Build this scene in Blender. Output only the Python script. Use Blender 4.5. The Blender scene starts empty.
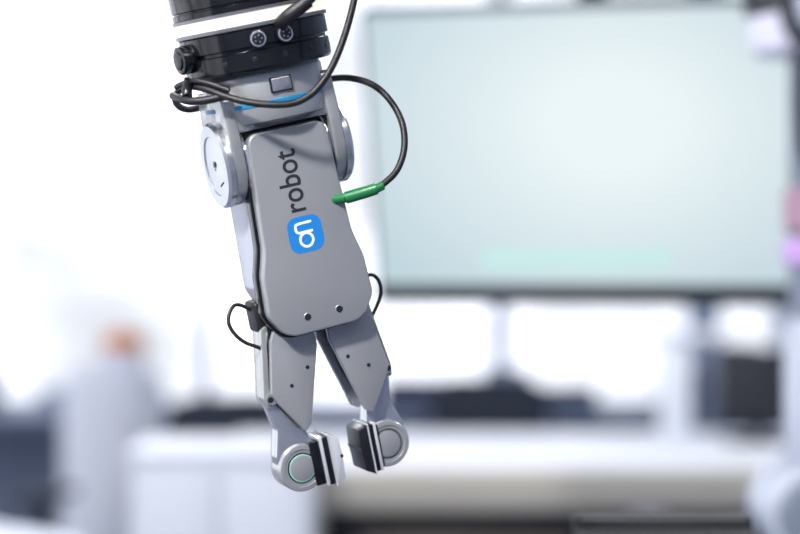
import bpy, bmesh, math
from mathutils import Vector, Matrix
S=0.001
# ------------------------------------------------------------------ helpers
def mat(name,col,rough=0.5,metal=0.0,emit=None,es=0.0,noise=0.0,nscale=40,coat=0.0,bump=0.0,stretch=None):
    m=bpy.data.materials.new(name); m.use_nodes=True
    nt=m.node_tree; b=nt.nodes['Principled BSDF']
    c=(col[0],col[1],col[2],1)
    b.inputs['Base Color'].default_value=c
    b.inputs['Roughness'].default_value=rough
    b.inputs['Metallic'].default_value=metal
    b.inputs['Coat Weight'].default_value=coat
    if emit:
        b.inputs['Emission Color'].default_value=(*emit,1); b.inputs['Emission Strength'].default_value=es
    if noise>0 or bump>0:
        tc=nt.nodes.new('ShaderNodeTexCoord'); n=nt.nodes.new('ShaderNodeTexNoise')
        n.inputs['Scale'].default_value=nscale; n.inputs['Detail'].default_value=4
        mp=nt.nodes.new('ShaderNodeMapping')
        if stretch: mp.inputs['Scale'].default_value=stretch
        nt.links.new(tc.outputs['Object'],mp.inputs[0]); nt.links.new(mp.outputs[0],n.inputs['Vector'])
        if noise>0:
            r=nt.nodes.new('ShaderNodeMapRange')
            r.inputs['To Min'].default_value=1-noise; r.inputs['To Max'].default_value=1+noise
            mx=nt.nodes.new('ShaderNodeVectorMath'); mx.operation='SCALE'
            mx.inputs[0].default_value=col
            nt.links.new(n.outputs['Fac'],r.inputs['Value']); nt.links.new(r.outputs[0],mx.inputs['Scale'])
            nt.links.new(mx.outputs[0],b.inputs['Base Color'])
        if bump>0:
            bp=nt.nodes.new('ShaderNodeBump'); bp.inputs['Strength'].default_value=bump; bp.inputs['Distance'].default_value=0.0003
            nt.links.new(n.outputs['Fac'],bp.inputs['Height']); nt.links.new(bp.outputs[0],b.inputs['Normal'])
    return m
def empty(name,M=None):
    o=bpy.data.objects.new(name,None); o.empty_display_size=0.05
    bpy.context.collection.objects.link(o)
    if M is not None: o.matrix_world=M
    return o
def finish(bm,name,m,parent,bevel=0,seg=2,ang=35):
    bmesh.ops.remove_doubles(bm,verts=bm.verts,dist=1e-7)
    bmesh.ops.recalc_face_normals(bm,faces=bm.faces)
    if bevel>0:
        ed=[e for e in bm.edges if len(e.link_faces)==2 and e.calc_face_angle(0)>math.radians(ang)]
        if ed: bmesh.ops.bevel(bm,geom=ed,offset=bevel,segments=seg,affect='EDGES',profile=0.5,clamp_overlap=True)
    me=bpy.data.meshes.new(name); bm.to_mesh(me); bm.free()
    for p in me.polygons: p.use_smooth=True
    me.set_sharp_from_angle(angle=math.radians(32))
    o=bpy.data.objects.new(name,me); bpy.context.collection.objects.link(o)
    me.materials.append(m)
    if parent: o.parent=parent
    return o
def ax(axis,u,v,w):
    return {'X':(w,u,v),'Y':(u,w,v),'Z':(u,v,w)}[axis]
def rpoly(pts,n=6):
    out=[]
    N=len(pts)
    for i in range(N):
        p0=Vector(pts[i-1][:2]); p=Vector(pts[i][:2]); p1=Vector(pts[(i+1)%N][:2]); r=pts[i][2] if len(pts[i])>2 else 0
        if r<=0: out.append(tuple(p)); continue
        d0=(p0-p).normalized(); d1=(p1-p).normalized()
        a=d0.angle(d1); t=r/math.tan(a/2); t=min(t,0.48*(p0-p).length,0.48*(p1-p).length)
        A=p+d0*t; B=p+d1*t
        for k in range(n+1):
            s=k/n; q=A*(1-s)**2+p*2*s*(1-s)+B*s*s; out.append(tuple(q))
    return out
def prism(name,poly,w0,w1,m,parent,axis='Y',bevel=0,sc=S,seg=2,ang=35):
    bm=bmesh.new()
    a=[bm.verts.new(Vector(ax(axis,u,v,w0))*sc) for u,v in poly]
    b=[bm.verts.new(Vector(ax(axis,u,v,w1))*sc) for u,v in poly]
    bm.faces.new(a); bm.faces.new(b[::-1])
    n=len(a)
    for i in range(n): bm.faces.new((a[i],a[(i+1)%n],b[(i+1)%n],b[i]))
    return finish(bm,name,m,parent,bevel*sc,seg,ang)
def circ(cx,cy,r,n=48): return [(cx+r*math.cos(2*math.pi*i/n),cy+r*math.sin(2*math.pi*i/n)) for i in range(n)]
def disc(name,c,r,w0,w1,m,parent,axis='Y',bevel=0,sc=S,n=48):
    return prism(name,circ(c[0],c[1],r,n),w0,w1,m,parent,axis,bevel,sc)
def lathe(name,prof,m,parent,axis='Z',c=(0,0),sc=S,n=64,bevel=0,cap=True):
    bm=bmesh.new(); rings=[]
    for r,w in prof:
        rings.append([bm.verts.new(Vector(ax(axis,c[0]+r*math.cos(2*math.pi*i/n),c[1]+r*math.sin(2*math.pi*i/n),w))*sc) for i in range(n)])
    for k in range(len(rings)-1):
        for i in range(n): bm.faces.new((rings[k][i],rings[k][(i+1)%n],rings[k+1][(i+1)%n],rings[k+1][i]))
    if cap: bm.faces.new(rings[0]); bm.faces.new(rings[-1])
    return finish(bm,name,m,parent,bevel*sc)
def box(name,x0,x1,y0,y1,z0,z1,m,parent=None,bevel=0,sc=1.0,seg=2):
    return prism(name,[(x0,z0),(x1,z0),(x1,z1),(x0,z1)],y0,y1,m,parent,'Y',bevel,sc,seg)
def tube(name,pts,r,m,parent=None,sc=S,res=10,cyclic=False):
    cu=bpy.data.curves.new(name,'CURVE'); cu.dimensions='3D'
    sp=cu.splines.new('NURBS'); sp.points.add(len(pts)-1)
    for i,p in enumerate(pts): sp.points[i].co=(p[0]*sc,p[1]*sc,p[2]*sc,1)
    sp.order_u=3; sp.use_endpoint_u=not cyclic; sp.use_cyclic_u=cyclic; sp.resolution_u=res
    cu.bevel_depth=r*sc; cu.bevel_resolution=4; cu.use_fill_caps=True
    o=bpy.data.objects.new(name,cu); bpy.context.collection.objects.link(o)
    dg=bpy.context.evaluated_depsgraph_get(); me=bpy.data.meshes.new_from_object(o.evaluated_get(dg))
    bpy.data.objects.remove(o); 
    for p in me.polygons: p.use_smooth=True
    o=bpy.data.objects.new(name,me); bpy.context.collection.objects.link(o)
    me.materials.clear(); me.materials.append(m)
    if parent: o.parent=parent
    return o

# ------------------------------------------------------------------ materials
PLATE=mat('anodised_plate',(0.365,0.37,0.385),0.34,0.5,noise=0.03,nscale=3000,bump=0.15)
ALU=mat('silver_aluminium',(0.58,0.59,0.63),0.22,0.85,noise=0.04,nscale=900,stretch=(1,1,.1))
HOUS=mat('rear_housing_silver',(0.44,0.46,0.53),0.28,0.4,noise=0.03,nscale=900)
ALU2=mat('bracket_aluminium',(0.48,0.485,0.485),0.26,0.65,noise=0.04,nscale=900,stretch=(1,1,.1))
PADM=mat('pad_silver',(0.74,0.75,0.79),0.25,0.5)
STEEL=mat('polished_steel',(0.88,0.89,0.92),0.12,0.9)
BLK=mat('black_plastic',(0.008,0.008,0.010),0.32,noise=0.2,nscale=200)
BLKM=mat('black_satin_metal',(0.005,0.005,0.007),0.22,0.2,coat=0.3)
RUB=mat('black_rubber',(0.006,0.006,0.008),0.5)
HOLE=mat('dark_hole',(0.003,0.003,0.003),0.8)
BLUE=mat('logo_blue',(0.012,0.19,0.54),0.4)
STRIP=mat('blue_strip',(0.01,0.20,0.42),0.35)
WHITE=mat('logo_white',(0.8,0.82,0.85),0.5)
GRAYT=mat('print_grey',(0.016,0.018,0.023),0.5)
GREEN=mat('green_plug',(0.006,0.14,0.04),0.4)
LEDW=mat('led_ring_white',(0.45,0.44,0.42),0.4,emit=(1,0.955,0.84),es=0.86)
LEDG=mat('led_green',(0.3,0.6,0.5),0.4,emit=(0.3,1,0.75),es=0.05)

# ------------------------------------------------------------------ tool frame
PIV=Vector((-0.0615,0,1.3572))
R=Matrix.Rotation(math.radians(-11.1),4,'Y')@Matrix.Rotation(math.radians(8),4,'X')@Matrix.Rotation(math.radians(21),4,'Z')
G=Matrix.Translation(PIV)@R
grip=empty('robot_gripper',G)

half=[(20.5,13,7),(22,-20,30),(23.2,-44,30),(26.8,-57,18),(27.8,-77,10),(20.5,-89,14)]
outl=rpoly([(x,z,r) for x,z,r in half]+[(-x,z,r) for x,z,r in half[::-1]],10)
def grow(poly,d):
    cx=0; cz=-38; o=[]
    n=len(poly)
    for i,(x,z) in enumerate(poly):
        t=Vector(poly[(i+1)%n])-Vector(poly[i-1]); t.normalize(); nn=Vector((t.y,-t.x))
        if nn.dot(Vector((x-cx,z-cz)))<0: nn=-nn
        o.append((x+nn.x*d,z+nn.y*d))
    return o
prism('front_cover',outl,-22,-14,PLATE,grip,bevel=1.0,seg=3)
prism('cover_gasket',grow(outl,1.5),-14.5,-8,BLKM,grip,bevel=0.5)
hr=[(20,10,6),(22.5,-20,20),(24,-66,8),(17,-82,6)]
rear=rpoly([(x,z,r) for x,z,r in hr]+[(-x,z,r) for x,z,r in hr[::-1]],8)
prism('rear_housing',rear,-8,26,HOUS,grip,bevel=2.0,seg=3)
prism('rear_cover',grow(rear,-3),26,29,ALU2,grip,bevel=1)
for x in(-8.5,8.5):
    lathe('screw_rim',[(1.5,-22.1),(1.9,-22.2),(2.2,-22.0)],ALU,grip,axis='Y',c=(x,-81),n=24)
    disc('cover_screw',(x,-81),1.65,-22.3,-21,HOLE,grip,n=24)
# bracket fork
arm=rpoly([(-21,-2,0)]+[(21*math.cos(a),21*math.sin(a),0) for a in [math.pi+math.pi*k/24 for k in range(1,24)]]+[(21,-2,0),(21.5,12,14),(19,36,3),(-19,36,3),(-21.5,12,14)],6)
for s in(-1,1):
    w=sorted((s*23.2,s*29.5))
    prism('fork_arm',arm,w[0],w[1],ALU2,grip,axis='X',bevel=1.2,seg=3)
    lathe('pivot_ring',[(19.5,s*20.8),(19.5,s*22.2),(17,s*22.4),(17,s*23.6)],STEEL,grip,axis='X')
    lathe('pivot_cap',[(21.4,s*29.3),(21.4,s*32),(20.2,s*33.4),(15,s*33.4),(14.5,s*32.8),(2.6,s*33.0),(2.4,s*31.8)],ALU,grip,axis='X')
    disc('cap_screw',(-2,1),1.3,min(s*31,s*33.2),max(s*31,s*33.2),HOLE,grip,axis='X',n=16)
    prism('cap_slot',[(-9,-8.5),(-3,-10.5),(-3,-9.6),(-9,-7.6)],min(s*31,s*33.0),max(s*31,s*33.0),HOLE,grip,axis='X')
disc('pivot_barrel',(0,0),15,-23.4,23.4,BLKM,grip,axis='X')
lathe('fork_collar',[(24,15.5),(29.3,18),(30.3,22),(30.3,40),(29.3,42)],ALU2,grip)
prism('fork_bridge',rpoly([(-29.3,14.5,2),(29.3,14.5,2),(29.3,32,2),(-29.3,32,2)]),-20,20,ALU2,grip,bevel=1.5,seg=3)
prism('fork_shadow_gap',rpoly([(-22,8,2),(22,8,2),(22,16,2),(-22,16,2)]),-13,13,BLKM,grip,bevel=1)
lathe('blue_band',[(30.1,25.4),(30.8,25.7),(30.8,27.4),(30.1,27.7)],STRIP,grip)
prism('latch_frame',rpoly([(-6.5,30.5,.6),(4.5,30.5,.6),(4.5,38,.6),(-6.5,38,.6)]),-31.2,-28,BLKM,grip,bevel=.3)
prism('latch_button',rpoly([(-5.9,31.1,.5),(3.9,31.1,.5),(3.9,37.4,.5),(-5.9,37.4,.5)]),-31.6,-28,ALU,grip,bevel=.4)
# logo
prism('logo_badge',rpoly([(-10,-49.5,6),(8,-49.5,6),(8,-31.5,6),(-10,-31.5,6)],10),-22.12,-21.5,BLUE,grip)
cx,cz=-1.0,-40.5
ring=[(cx+3.4*math.cos(a),0,cz-2.9+3.4*math.sin(a)) for a in [2*math.pi*i/20 for i in range(20)]]
for nm,pts,cyc in (('logo_o',ring,True),
                   ('logo_n',[(cx+4,0,cz+1.0),(cx,0,cz+1.0),(cx-4.6,0,cz+.9),(cx-4.7,0,cz+4.8),(cx-3.6,0,cz+5.6),(cx+4,0,cz+5.6)],False)):
    t=tube(nm,pts,0.68,WHITE,grip,cyclic=cyc); t.scale=(1,0.12,1); t.location=(0,-22.1*S,0)
tc=bpy.data.curves.new('txt','FONT'); tc.body='robot'; tc.size=1; tc.extrude=0.01; tc.offset=0.010
to=bpy.data.objects.new('txt',tc); bpy.context.collection.objects.link(to)
bpy.context.view_layer.update()
me=bpy.data.meshes.new_from_object(to.evaluated_get(bpy.context.evaluated_depsgraph_get())); bpy.data.objects.remove(to)
xs=[v.co.x for v in me.vertices]; ys=[v.co.y for v in me.vertices]
for v in me.vertices:
    t=(v.co.x-min(xs))/(max(xs)-min(xs)); u=(v.co.y-min(ys))/(max(ys)-min(ys))
    v.co=Vector((2.0-11.5*u,-22.06+ (-0.05 if v.co.z>0 else 0.1),-29+31*t))*S
me.materials.clear(); me.materials.append(GRAYT)
to=bpy.data.objects.new('logo_text',me); bpy.context.collection.objects.link(to); to.parent=grip

# fingers
for s in(-1,1):
    f=lambda pts:[(s*p[0],*p[1:]) for p in pts]
    prox=rpoly(f([(3.5,-91,1),(23,-83,2),(27,-90,3),(32,-116,2.5),(29.5,-121.5,2),(18.5,-138.5,1.5),(15,-136,2),(10.5,-121,3),(3.5,-97,3)]),4)
    prism('finger_shell',prox,-13,-9,PLATE,grip,bevel=.5)
    core=rpoly(f([(5,-84,1),(24,-80,2),(28,-92,2),(31.5,-116,3),(29,-121,2),(20,-132,2),(12.5,-118,2)]),4)
    prism('finger_core',core,-9,7,BLKM,grip,bevel=.8)
    prism('finger_rear_shell',prox,7,11,PLATE,grip,bevel=.5)
    bar=rpoly(f([(25.5,-82,2),(29.5,-84,2),(35,-118,2),(34,-124.5,2.5),(29.5,-121,2)]),4)
    prism('parallel_bar',bar,-8,6,ALU2,grip,bevel=.7)
    for (px,pz,r) in((26.5,-97,1.2),(32.2,-119,1.5)): disc('bar_pin',(s*px,pz),r,-9.6,-6,HOLE,grip,n=20)
    for (px,pz) in((21,-114),(11,-107)): disc('shell_screw',(s*px,pz),1.0,-13.15,-10,HOLE,grip,n=20)
    lathe('joint_washer',[(3.2,-9.4),(3.2,-8.2)],STEEL,grip,axis='Y',c=(s*31,-118.5),n=24)
    disc('hub',(s*17,-86),8,-8,8,BLKM,grip,bevel=.6)
    dx=-1.0 if s<0 else .3   # slight asymmetry of the grip
    c0=24+dx; z0=-157
    link=rpoly(f([(34.5,-117,3),(27,-117,3),(18.5,-131,2),(c0-9,-147,4),(c0-11,-161,6),(c0,-168.5,8),(c0+11,-161,8),(c0+11.5,-149,6),(31,-135,8)]),5)
    prism('distal_link',link,-6.5,4,ALU,grip,bevel=.9)
    lathe('tip_disc',[(11.7,6),(12.1,5),(12.1,-8),(11.4,-9.2),(9.6,-9.4),(9.3,-8.9),(8.8,-8.9)],ALU2,grip,axis='Y',c=(s*c0,z0))
    disc('tip_cap',(s*c0,z0),6.5,-9.6,-8,PLATE,grip,bevel=.3)
    lathe('tip_groove',[(7.8,-8.95),(7.6,-9.0),(7.2,-9.0),(7.0,-8.9)],BLKM,grip,axis='Y',c=(s*c0,z0),n=40,cap=False)
    lathe('tip_led',[(7.1,-9.1),(7.0,-9.3),(6.6,-9.3),(6.5,-9.1)],LEDG if s<0 else ALU2,grip,axis='Y',c=(s*c0,z0),n=32,cap=False)
    q=-.4 if s<0 else 6.4
    def slab(nm,xa,xb,za,zb,ya,yb,m,b=.4):
        xx=sorted((s*(xa+q),s*(xb+q))); box(nm,xx[0],xx[1],ya,yb,zb,za,m,grip,b,S)
    slab('tip_mount',12.4,18 if s<0 else 14,-145.5,-168,-10,7,BLKM,.8)
    slab('tip_plate',11.0,12.6,-144,-169,-11,8,PADM,.3)
    slab('tip_rubber',7.6,11.1,-144.5,-169,-11,8,BLKM,.5)
    prism('tip_pad',rpoly([(s*(8.0+q),-144,.3),(s*(2.8+q),-146,1),(s*(2.2+q),-155,1),(s*(2.8+q),-167,1),(s*(8.0+q),-170,.3)]),-12,7,PADM if s<0 else BLK,grip,bevel=.4)
    slab('tip_pad_edge',7.4,8.2,-143.5,-170,-12.2,7.2,PADM,0)
    slab('tip_pad_groove',2.0,3.4,-155,-156.5,-12.2,7.2,BLK,0)
    xx=sorted((s*24,s*30)); box('cable_boot',xx[0],xx[1],-6,10,-86,-70,RUB,grip,1.8,S,3)
tube('finger_cable_a',[(-30,0,-74),(-36,0,-68),(-42,-2,-72),(-44,-3,-79),(-39,-5,-88),(-30,-6,-93),(-27,-6,-97)],0.95,RUB,grip)
tube('finger_cable_b',[(30,0,-74),(35,0,-70),(39.5,-2,-74),(39,-3,-82),(33,-5,-89),(29,-6,-93),(26,-6,-97)],0.95,RUB,grip)
disc('cable_end',(-26.5,-96),1.9,-9.5,-3,BLK,grip,bevel=.3,n=20); disc('cable_end_r',(26.5,-96),1.9,-9.5,-3,BLK,grip,bevel=.3,n=20)

# ------------------------------------------------------------------ robot arm (tool flange and wrist)
armo=empty('robot_arm',G)
RIM=mat('flange_rim_grey',(.22,.225,.24),.3,.7)
lathe('tool_flange',[(31,42),(35.5,42.6),(36.5,44),(36.5,52),(35.2,52.6),(35.2,54),(36.8,54.6),(36.8,62.6),(36,63.6)],BLKM,armo)
lathe('led_rim_a',[(36.5,63.0),(37.9,63.4),(37.9,65.0),(36.8,65.4)],RIM,armo)
lathe('led_ring',[(36.4,64.8),(37.2,65.1),(37.5,68),(37.2,70.8),(36.4,71.2)],LEDW,armo)
lathe('led_rim_b',[(36.5,70.4),(37.9,70.7),(37.9,72.2),(36.8,72.4)],RIM,armo)
lathe('wrist_joint',[(36.5,72.2),(37.4,72.5),(37.4,75),(36.6,75.4),(36.6,76),(37.5,76.5),(37.5,92),(34,98),(34,120)],BLKM,armo)
WSH=mat('robot_shell_grey',(0.5,0.53,0.58),0.35,0.4)
lathe('wrist_housing',[(30,96),(37.5,99),(38,104),(38,150),(34,160),(20,166)],WSH,armo)
lathe('wrist_cross',[(20,-72),(33,-68),(36,-60),(36,44),(33,52),(20,56)],WSH,armo,axis='X',c=(0,140))
lathe('wrist_cap',[(30,56),(33,58),(33,66),(26,71)],mat('cap_blue',(0.15,0.35,0.55),0.4),armo,axis='X',c=(0,140))
lathe('forearm',[(30,140),(30,400),(40,430),(40,480),(30,500)],WSH,armo,c=(-52,0))
e=G@Vector((-0.052,0,0.46))
cm=lathe('ceiling_mount',[(0.045,e.z-0.02),(0.045,2.55),(0.09,2.57),(0.09,2.80)],WSH,None,c=(e.x,e.y),sc=1)
cm.parent=armo; cm.matrix_parent_inverse=G.inverted()
def radial(nm,ang,z,r,l0,l1,m,bev=.3,n=24):
    o=disc(nm,(0,0),r,l0,l1,m,armo,axis='X',bevel=bev,n=n)
    o.location=(0,0,z*S); o.rotation_euler=(0,0,math.radians(ang-90)); return o
radial('knob',-82,54,7,33,42,BLKM,.8)
radial('knob_face',-82,54,4.5,41,43,BLK,.6)
for a in(-15,5):
    radial('connector_nut',a,57.5,4.6,34,39,BLKM,.4,24)
    radial('connector_rim',a,57.5,3.9,38.5,39.6,STEEL,.3)
    radial('connector_face',a,57.5,3.1,39,39.9,BLK,.2)
    for k in range(5):
        t=2*math.pi*k/5
        o=radial('connector_pin',a,57.5+1.7*math.sin(t),.35,39.5,40.3,STEEL,0,8); ar=math.radians(a)
        o.location.x+=1.7*math.cos(t)*math.cos(ar)*S; o.location.y+=1.7*math.cos(t)*math.sin(ar)*S
for k in range(8):
    radial('flange_screw',-95+k*24+3,48,1.4,35,36.7,BLK,.2,12)
# ------------------------------------------------------------------ cables (mm offsets from the tool pivot, world axes)
cab=empty('power_cable'); cab.parent=grip
cab.matrix_parent_inverse=G.inverted(); cab.location=PIV; cab.rotation_euler=(0,0,0)
tube('plug_body',[(4,-40,58.5),(6,-48,60),(12,-50,64),(18,-49,69)],3.5,RUB,cab)
tube('plug_lead',[(16,-49,67),(22,-48,72),(25,-45,82),(25,-42,110),(20,-40,180)],2.2,RUB,cab)
tube('cable',[(48,-35,210),(47,-38,140),(42,-38,82),(36,-40,55),(27,-42,33),(15,-44,21),(0,-46,19.5),(-18,-44,22.5),(-33,-38,29),(-43,-26,31),(-50,-10,28),(-51,4,24),(-46,16,22),(-36,30,27),(-15,42,33),(8,40,38),(22,30,39.5),(36,20,40),(51,8,34),(62,0,19),(64.5,-6,4),(61,-10,-9),(54,-13,-16),(48,-14,-20)],1.7,RUB,cab)
tube('cable_tie_loop',[(-50,-16,27),(-45,-32,24),(-38,-38,22),(-28,-40,23),(-22,-41,25)],2.0,RUB,cab)
tube('cable_wrap',[(-40,-34,33),(-42,-32,29),(-41,-34,25)],2.6,BLK,cab)
tube('cable_strand',[(-48,-18,31),(-40,-34,33),(-30,-40,31),(-20,-42,27)],1.5,RUB,cab)
tube('signal_plug',[(50,-15,-18.5),(46,-15,-20),(35,-12,-23)],3.0,GREEN,cab)
tube('signal_plug_neck',[(53,-14,-17),(49,-15,-19)],2.3,GREEN,cab)
tube('signal_plug_tip',[(35,-12,-23),(27,-8,-24)],2.4,GREEN,cab)

# ------------------------------------------------------------------ room
WALL=mat('wall_paint',(0.42,0.48,0.62),0.8,noise=0.03,nscale=2)
FLOOR=mat('floor_vinyl',(0.24,0.27,0.34),0.5,noise=0.08,nscale=3)
CEIL=mat('ceiling_paint',(0.7,0.73,0.78),0.9,noise=0.02,nscale=2)
FRAME=mat('window_frame_paint',(0.48,0.54,0.67),0.5,noise=0.02,nscale=5)
X0,X1,Y0,Y1,H=-3.0,3.0,-3.2,7.0,2.8
box('floor',X0,X1,Y0,Y1,-0.1,0,FLOOR)
box('ceiling',X0,X1,Y0,Y1,H,H+.1,CEIL)
def wall_with_openings(name,horiz,c0,c1,ops,z0,z1):
    p=empty(name); a=c0
    def seg(nm,u0,u1,za,zb):
        if horiz: box(nm,u0,u1,Y1,Y1+.15,za,zb,WALL,p)
        else: box(nm,X0-.15,X0,u0,u1,za,zb,WALL,p)
    seg('sill_wall',c0,c1,0,z0); seg('header',c0,c1,z1,H)
    for i,(u0,u1) in enumerate(ops):
        if u0>a: seg('pier',a,u0,z0,z1)
        a=u1
    if a<c1: seg('pier',a,c1,z0,z1)
ops=[(-2.85,-0.83),(-0.81,0.40),(0.44,1.23),(1.34,1.60),(1.72,2.85)]
wall_with_openings('wall_back',True,X0,X1,ops,0.72,2.55)
opl=[(-2.4,-.2),(0.0,2.2),(2.4,4.4),(4.6,6.7)]
wall_with_openings('wall_left',False,Y0,Y1,opl,0.35,2.6)
box('wall_right',X1,X1+.15,Y0,Y1,0,H,WALL); box('wall_front',X0,X1,Y0-.15,Y0,0,H,WALL)
glass=bpy.data.materials.new('window_glass'); glass.use_nodes=True
nt=glass.node_tree; nt.nodes.clear()
o_=nt.nodes.new('ShaderNodeOutputMaterial'); mx=nt.nodes.new('ShaderNodeMixShader'); tr=nt.nodes.new('ShaderNodeBsdfTransparent'); gl=nt.nodes.new('ShaderNodeBsdfGlossy')
gl.inputs['Roughness'].default_value=0.02; mx.inputs[0].default_value=0.05
nt.links.new(tr.outputs[0],mx.inputs[1]); nt.links.new(gl.outputs[0],mx.inputs[2]); nt.links.new(mx.outputs[0],o_.inputs[0])
wi=1
for u0,u1 in ops:
    p=empty('window_%d'%wi); wi+=1; t=.015
    box('frame_l',u0,u0+t,Y1+.03,Y1+.10,.72,2.55,FRAME,p); box('frame_r',u1-t,u1,Y1+.03,Y1+.10,.72,2.55,FRAME,p)
    box('frame_b',u0+t,u1-t,Y1+.03,Y1+.10,.72,.72+t,FRAME,p); box('frame_t',u0+t,u1-t,Y1+.03,Y1+.10,2.55-t,2.55,FRAME,p)
    box('pane',u0+t,u1-t,Y1+.06,Y1+.068,.72+t,2.55-t,glass,p)
for u0,u1 in opl:
    p=empty('window_%d'%wi); wi+=1; t=.04
    for nm,a,b,c,d in(('frame_l',u0,u0+t,.35,2.6),('frame_r',u1-t,u1,.35,2.6),('frame_b',u0+t,u1-t,.35,.35+t),('frame_t',u0+t,u1-t,2.6-t,2.6)):
        box(nm,X0-.10,X0-.03,a,b,c,d,FRAME,p)
    box('pane',X0-.068,X0-.06,u0+t,u1-t,.35+t,2.6-t,glass,p)
box('baseboard_back',X0,X1,Y1-.015,Y1,0,.1,FRAME)
box('baseboard_right',X1-.015,X1,Y0,Y1-.02,0,.1,FRAME)
def lamp(x,y,w,l,power,col=(1,0.98,0.95),name='ceiling_lamp'):
    p=empty(name,Matrix.Translation((x,y,H-.04)))
    box('housing',-w/2-.02,w/2+.02,-l/2-.02,l/2+.02,-.005,.04,FRAME,p)
    L=bpy.data.lights.new('lamp_light','AREA'); L.shape='RECTANGLE'; L.size=w; L.size_y=l; L.energy=power; L.color=col
    o=bpy.data.objects.new('lamp_light',L); bpy.context.collection.objects.link(o); o.parent=p; o.location=(0,0,-.012)
lamp(0.5,-1.6,1.2,.6,18); lamp(-1.5,-.9,.6,1.2,34); lamp(-.9,2.6,.6,1.2,34); lamp(1.2,2.4,.6,1.2,34)
# unseen spotlight, added for a harder key light on the gripper
SPX=Vector((-.85,-1.65,H-.15))
sp=empty('added_key_spot',Matrix.Translation((SPX.x,SPX.y,H)))
lathe('spot_mount',[(.05,-.02),(.05,0)],BLKM,sp,sc=1); lathe('spot_stem',[(.01,-.10),(.01,-.02)],BLKM,sp,sc=1)
dirv=(PIV-SPX).normalized(); q_=dirv.to_track_quat('-Z','Y')
hd=lathe('spot_head',[(.08,.075),(.12,.06),(.13,0.0),(.13,-.02)],BLKM,sp,sc=1); hd.location=(0,0,-.15); hd.rotation_mode='QUATERNION'; hd.rotation_quaternion=q_
L=bpy.data.lights.new('spot_light','AREA'); L.shape='DISK'; L.size=.22; L.energy=13; L.color=(1,.98,.95); L.spread=math.radians(70)
o=bpy.data.objects.new('spot_light',L); bpy.context.collection.objects.link(o); o.parent=sp; o.location=Vector((0,0,-.15))+dirv*.03; o.rotation_mode='QUATERNION'; o.rotation_quaternion=q_

# ------------------------------------------------------------------ hanging display
disp=empty('display_monitor',Matrix.Translation((0.234,1.42,1.447))@Matrix.Rotation(math.radians(-12),4,'Z')@Matrix.Rotation(math.radians(16),4,'X'))
BEZ=mat('bezel_dark',(0.02,0.025,0.03),0.4,noise=.05)
BEZG=mat('bezel_silver',(0.08,0.11,0.14),0.4,0.3)
w,h=0.281,0.184
prism('case',rpoly([(-w,-h,.008),(w,-h,.008),(w,h,.008),(-w,h,.008)]),0,0.035,BEZG,disp,sc=1,bevel=.002)
box('chin',-w,w,-.004,.03,-h-.018,-h+.006,BEZ,disp,.002)
scr=bpy.data.materials.new('screen_image'); scr.use_nodes=True; nt=scr.node_tree; b=nt.nodes['Principled BSDF']
b.inputs['Base Color'].default_value=(.02,.02,.02,1); b.inputs['Roughness'].default_value=.5
tc=nt.nodes.new('ShaderNodeTexCoord'); mp=nt.nodes.new('ShaderNodeMapping'); mp.inputs['Scale'].default_value=(2.6,0,3.6); mp.inputs['Location'].default_value=(-.1,0,-.12)
gr=nt.nodes.new('ShaderNodeTexGradient'); gr.gradient_type='SPHERICAL'
cr=nt.nodes.new('ShaderNodeValToRGB'); cr.color_ramp.elements[0].color=(.52,.66,.72,1); cr.color_ramp.elements[1].color=(.83,.92,.93,1); cr.color_ramp.elements[1].position=.8
nt.links.new(tc.outputs['Object'],mp.inputs[0]); nt.links.new(mp.outputs[0],gr.inputs[0]); nt.links.new(gr.outputs[0],cr.inputs[0]); nt.links.new(cr.outputs[0],b.inputs['Emission Color']); b.inputs['Emission Strength'].default_value=0.97
box('screen',-w+.007,w-.007,-.003,.002,-h+.008,h-.007,scr,disp)
box('status_bar',-.14,.10,-.0035,-.003,-h+.030,-h+.054,mat('status_green',(.05,.05,.05),.4,emit=(.55,.85,.80),es=.95),disp)
box('vesa_plate',-.06,.06,.035,.06,-.06,.06,BEZ,disp)
pole=lathe('ceiling_pole',[(.02,1.42),(.02,2.77),(.07,2.775),(.07,2.8)],BEZ,None,c=(.250,1.52),sc=1)
pole.parent=disp; pole.matrix_parent_inverse=disp.matrix_world.inverted()

# ------------------------------------------------------------------ second robot arm (right)
SH=mat('robot_shell_light',(.50,.54,.64),.35,.2); DK=mat('robot_joint_dark',(.02,.023,.035),.35); PUR=mat('status_purple',(.4,.25,.5),.4,emit=(.7,.4,1),es=.3)
MID=mat('robot_sleeve_grey',(.18,.21,.27),.4)
r2=empty('robot_arm.001')
BX,BY=.412,.98
lathe('base',[(.075,.90),(.075,.915),(.06,.93),(.06,.99),(.055,1.0)],SH,r2,c=(BX,BY),sc=1)
lathe('shoulder',[(.05,.99),(.056,1.0),(.056,1.06),(.045,1.085),(.02,1.095)],DK,r2,c=(BX,BY),sc=1)
lathe('shoulder_joint',[(.03,BY-.10),(.045,BY-.095),(.048,BY-.02),(.048,BY)],SH,r2,axis='Y',c=(BX-.01,1.06),sc=1)
lathe('shoulder_cap',[(.03,BY-.115),(.036,BY-.11),(.038,BY-.095)],MID,r2,axis='Y',c=(BX-.01,1.06),sc=1)
lathe('upper_arm',[(.028,1.05),(.028,1.51)],MID,r2,c=(BX,BY-.06),sc=1)
lathe('arm_shell',[(.029,1.10),(.033,1.11),(.033,1.24),(.029,1.25)],SH,r2,c=(BX,BY-.06),sc=1)
lathe('arm_status_ring',[(.029,1.302),(.034,1.306),(.034,1.324),(.029,1.328)],PUR,r2,c=(BX,BY-.06),sc=1)
lathe('arm_band',[(.029,1.335),(.033,1.338),(.033,1.375),(.029,1.378)],mat('arm_band_rose',(.40,.24,.33),.5),r2,c=(BX,BY-.06),sc=1)
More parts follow.
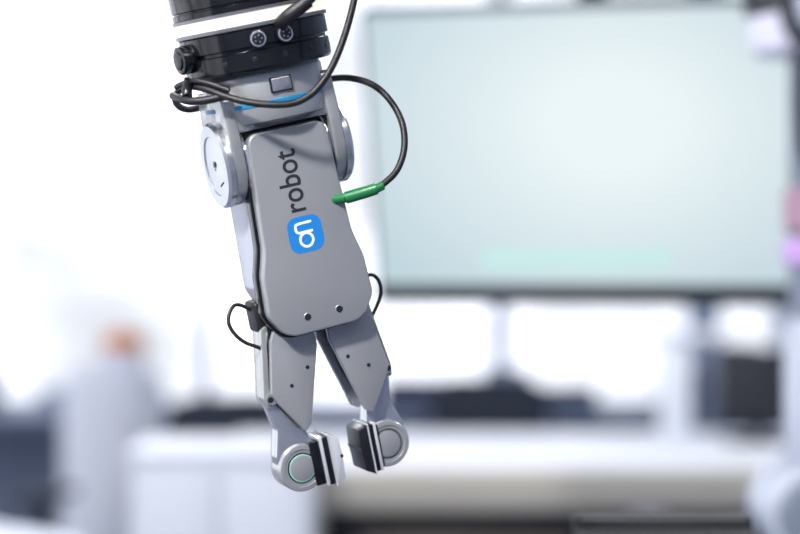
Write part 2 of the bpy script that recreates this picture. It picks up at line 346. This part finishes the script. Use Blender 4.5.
lathe('elbow_joint',[(.03,BY-.13),(.045,BY-.12),(.05,BY-.03),(.03,BY-.01)],DK,r2,axis='Y',c=(BX,1.55),sc=1)
lathe('elbow_cap',[(.01,BY-.155),(.03,BY-.15),(.036,BY-.13)],SH,r2,axis='Y',c=(BX,1.55),sc=1)
lathe('forearm',[(.026,BX-.05),(.028,BX-.03),(.028,BX+.32)],SH,r2,axis='X',c=(BY-.06,1.56),sc=1)
lathe('wrist',[(.026,1.545),(.030,1.55),(.030,1.60),(.02,1.61)],DK,r2,c=(BX-.045,BY-.07),sc=1)
lathe('wrist_cap',[(.018,1.505),(.028,1.512),(.030,1.545),(.026,1.55)],mat('wrist_cap_lavender',(.75,.74,.88),.3),r2,c=(BX-.040,BY-.07),sc=1)
tube('arm_cable',[(BX-.02,BY-.11,1.52),(BX-.03,BY-.11,1.48),(BX-.025,BY-.1,1.44),(BX-.02,BY-.09,1.41),(BX-.01,BY-.09,1.39)],.005,DK,r2,sc=1)
box('pedestal',BX-.12,BX+.3,BY-.12,BY+.2,.0,.90,mat('pedestal_grey',(.22,.25,.32),.5),r2,.01)

# ------------------------------------------------------------------ tablet on a stand
tp=empty('teach_pendant')
TD=mat('tablet_black',(.003,.003,.004),.6); TG=mat('tablet_edge',(.004,.004,.006),.6); TL=mat('tablet_chamfer',(.22,.23,.25),.4,.5)
prism('case',rpoly([(.116,.10,.01),(.228,.10,.01),(.228,.30,.01),(.116,.30,.01)]),1.108,1.1290,TD,tp,axis='Z',sc=1,bevel=.002)
prism('lip',rpoly([(.114,.295,.005),(.232,.295,.005),(.232,.31,.005),(.114,.31,.005)]),1.104,1.1365,TG,tp,axis='Z',sc=1,bevel=.002)
box('chamfer',.118,.228,.2935,.2955,1.1345,1.1357,TL,tp,.0004)
lathe('stand_post',[(.12,0),(.12,.015),(.015,.03),(.015,1.108)],TG,tp,c=(.17,.2),sc=1)

# ------------------------------------------------------------------ mid-ground furniture
WT=mat('laminate_white',(.78,.81,.88),.45,noise=.02,nscale=5); BE=mat('edge_beige',(.52,.485,.42),.5,noise=.03,nscale=5); DRK=mat('cabinet_dark',(.015,.017,.024),.5); BRN=mat('drawer_brown',(.18,.14,.11),.5)
wb=empty('workbench')
box('top',-.40,1.6,2.95,3.75,.865,.892,WT,wb,.004)
box('front_apron',-.34,1.1,2.93,2.97,.80,.880,BE,wb,.004)
for x in(-.36,.52,1.5):
    for y in(3.02,3.68): box('leg',x-.03,x+.03,y-.03,y+.03,0,.865,WT,wb,.004)
box('back_apron',-.34,1.5,3.66,3.70,.60,.865,BE,wb)
box('drawer_unit',-.16,.78,3.04,3.60,.0,.79,DRK,wb,.006)
for k in range(4): box('drawer_front',-.08,.36,3.02,3.04,.08+.17*k,.225+.17*k,BRN,wb,.004)
for k in range(4): box('handle',.08,.20,3.005,3.02,.145+.17*k,.16+.17*k,TG,wb,.002)
wc=empty('storage_cabinet')
box('body',-.505,-.17,2.6,2.92,.05,.935,WT,wc,.006); box('top',-.515,-.16,2.59,2.925,.935,.955,WT,wc,.005)
box('door_left',-.50,-.342,2.585,2.6,.08,.92,WT,wc,.003); box('door_right',-.334,-.175,2.585,2.6,.08,.92,WT,wc,.003)
box('plinth',-.49,-.18,2.62,2.9,0,.05,DRK,wc)
po=empty('aluminium_post')
box('column',.575,.64,3.2,3.26,.892,1.14,WT,po,.006); box('foot',.54,.68,3.16,3.32,.892,.905,WT,po,.003); box('bracket',.56,.72,3.19,3.27,1.14,1.16,WT,po,.004)
cm2=empty('computer_monitor')
box('case',.745,.92,3.45,3.48,.94,1.11,DRK,cm2,.008); box('stand',.82,.85,3.46,3.49,.90,.95,DRK,cm2); box('foot',.76,.91,3.40,3.54,.892,.902,DRK,cm2,.003)
ins=empty('lab_instrument')
IN=mat('instrument_white',(.70,.74,.84),.4); IG=mat('instrument_grey',(.16,.20,.28),.45)
prism('housing',rpoly([(-.75,0,.02),(-.46,0,.02),(-.46,.80,.1),(-.52,.86,.1),(-1.0,.93,.05),(-1.0,0,.02)],8),1.75,2.15,IN,ins,sc=1,bevel=.02,seg=4)
prism('dark_panel',rpoly([(-.58,.79,.01),(-.95,.84,.01),(-.95,.80,.01),(-.58,.745,.01)]),1.742,1.76,IG,ins,sc=1)
prism('lower_panel',rpoly([(-.5,.70,.03),(-.62,.74,.03),(-.62,.60,.03),(-.5,.60,.03)]),1.735,1.76,IG,ins,sc=1)
CH=mat('chair_fabric',(.025,.032,.055),.8,noise=.1,nscale=30); CHB=mat('chair_base',(.02,.02,.03),.4)
def chair(x,y,rot,name,ht=.98):
    p=empty(name,Matrix.Translation((x,y,0))@Matrix.Rotation(math.radians(rot),4,'Z'))
    prism('seat',rpoly([(-.25,-.24,.08),(.25,-.24,.08),(.25,.24,.08),(-.25,.24,.08)]),.44,.52,CH,p,axis='Z',sc=1,bevel=.025,seg=3)
    prism('backrest',rpoly([(-.22,.56,.08),(.22,.56,.08),(.19,ht,.1),(-.19,ht,.1)],8),.22,.27,CH,p,sc=1,bevel=.018,seg=3)
    box('back_bar',-.03,.03,.25,.29,.42,.75,CHB,p,.005)
    lathe('gas_column',[(.03,.08),(.03,.44)],CHB,p,sc=1,n=20)
    for k in range(5):
        a=math.radians(72*k); tube('foot_spoke',[(0,0,.10),(.15*math.cos(a),.15*math.sin(a),.09),(.29*math.cos(a),.29*math.sin(a),.065)],.02,CHB,p,sc=1,res=4)
        lathe('caster',[(.025,-.02),(.03,-.01),(.03,.01),(.025,.02)],CHB,p,axis='X',c=(0,0),sc=1,n=20).location=(.29*math.cos(a),.29*math.sin(a),.031)
    box('arm_l',-.29,-.25,-.15,.15,.66,.69,CHB,p,.01); box('arm_r',.25,.29,-.15,.15,.66,.69,CHB,p,.01)
    box('arm_post_l',-.28,-.26,-.02,.02,.47,.66,CHB,p); box('arm_post_r',.26,.28,-.02,.02,.47,.66,CHB,p)
chair(-1.22,4.3,160,'office_chair',.97); chair(-.42,4.4,20,'office_chair.001',.92); chair(.25,5.0,-10,'office_chair.002',.94); chair(1.5,4.6,30,'office_chair.003',1.0)
mc=empty('inspection_machine')
IM=mat('machine_lavender',(.80,.83,.93),.5)
lathe('body',[(.17,0),(.17,.86),(.15,.95),(.09,.98),(.07,.985)],IM,mc,c=(-.93,5.2),sc=1)
lathe('neck',[(.07,.98),(.075,.985),(.07,1.035)],IM,mc,c=(-.90,5.2),sc=1)
lathe('beacon_cap',[(.07,1.03),(.074,1.05),(.06,1.08),(.02,1.095)],mat('beacon_orange',(.78,.24,.04),.4),mc,c=(-.90,5.2),sc=1)
dk=empty('window_desk'); WD=mat('desk_grey',(.25,.30,.42),.5)
box('top',-2.6,2.6,6.2,6.85,.71,.74,WD,dk,.004)
for x in(-2.5,-1.2,0,1.2,2.5): box('leg',x-.03,x+.03,6.25,6.8,0,.71,WD,dk)
box('modesty_panel',-2.55,2.55,6.75,6.78,.25,.71,WD,dk)
bx=empty('storage_boxes'); BXM=mat('box_dark_blue',(.05,.07,.13),.6); BXL=mat('box_pale',(.3,.36,.5),.6)
for i,(x,w_,h_,m_) in enumerate([(-1.75,.3,.12,BXM),(-1.3,.2,.06,BXL),(.05,.25,.10,BXM),(.42,.16,.14,BXL),(.66,.22,.07,BXM),(1.10,.14,.16,BXM),(1.33,.14,.24,BXM),(1.75,.25,.15,BXL)]):
    box('box_%d'%i,x-w_/2,x+w_/2,6.4,6.65,.74,.74+h_,m_,bx,.004); box('lid_%d'%i,x-w_/2-.006,x+w_/2+.006,6.394,6.656,.74+h_,.755+h_,m_,bx,.003)

# ------------------------------------------------------------------ world & camera
W=bpy.data.worlds.new('sky'); bpy.context.scene.world=W; W.use_nodes=True
nt=W.node_tree; bg=nt.nodes['Background']; bg.inputs[0].default_value=(.89,.925,1,1)
tc=nt.nodes.new('ShaderNodeTexCoord'); n=nt.nodes.new('ShaderNodeTexNoise'); n.inputs['Scale'].default_value=7; n.inputs['Detail'].default_value=3
mr=nt.nodes.new('ShaderNodeMapRange'); mr.inputs['From Min'].default_value=.38; mr.inputs['From Max'].default_value=.6; mr.inputs['To Min'].default_value=1.0; mr.inputs['To Max'].default_value=2.3
nt.links.new(tc.outputs['Generated'],n.inputs['Vector']); nt.links.new(n.outputs['Fac'],mr.inputs['Value']); nt.links.new(mr.outputs[0],bg.inputs[1])
cam=bpy.data.cameras.new('camera'); co=bpy.data.objects.new('camera',cam); bpy.context.collection.objects.link(co)
cam.lens=85; cam.sensor_width=36; co.location=(0,-0.9444,1.30); co.rotation_euler=(math.radians(90),0,0)
cam.clip_start=.05; cam.clip_end=100
cam.dof.use_dof=True; cam.dof.focus_distance=.93; cam.dof.aperture_fstop=4.2
bpy.context.scene.camera=co
bpy.context.scene.view_settings.view_transform='Standard'
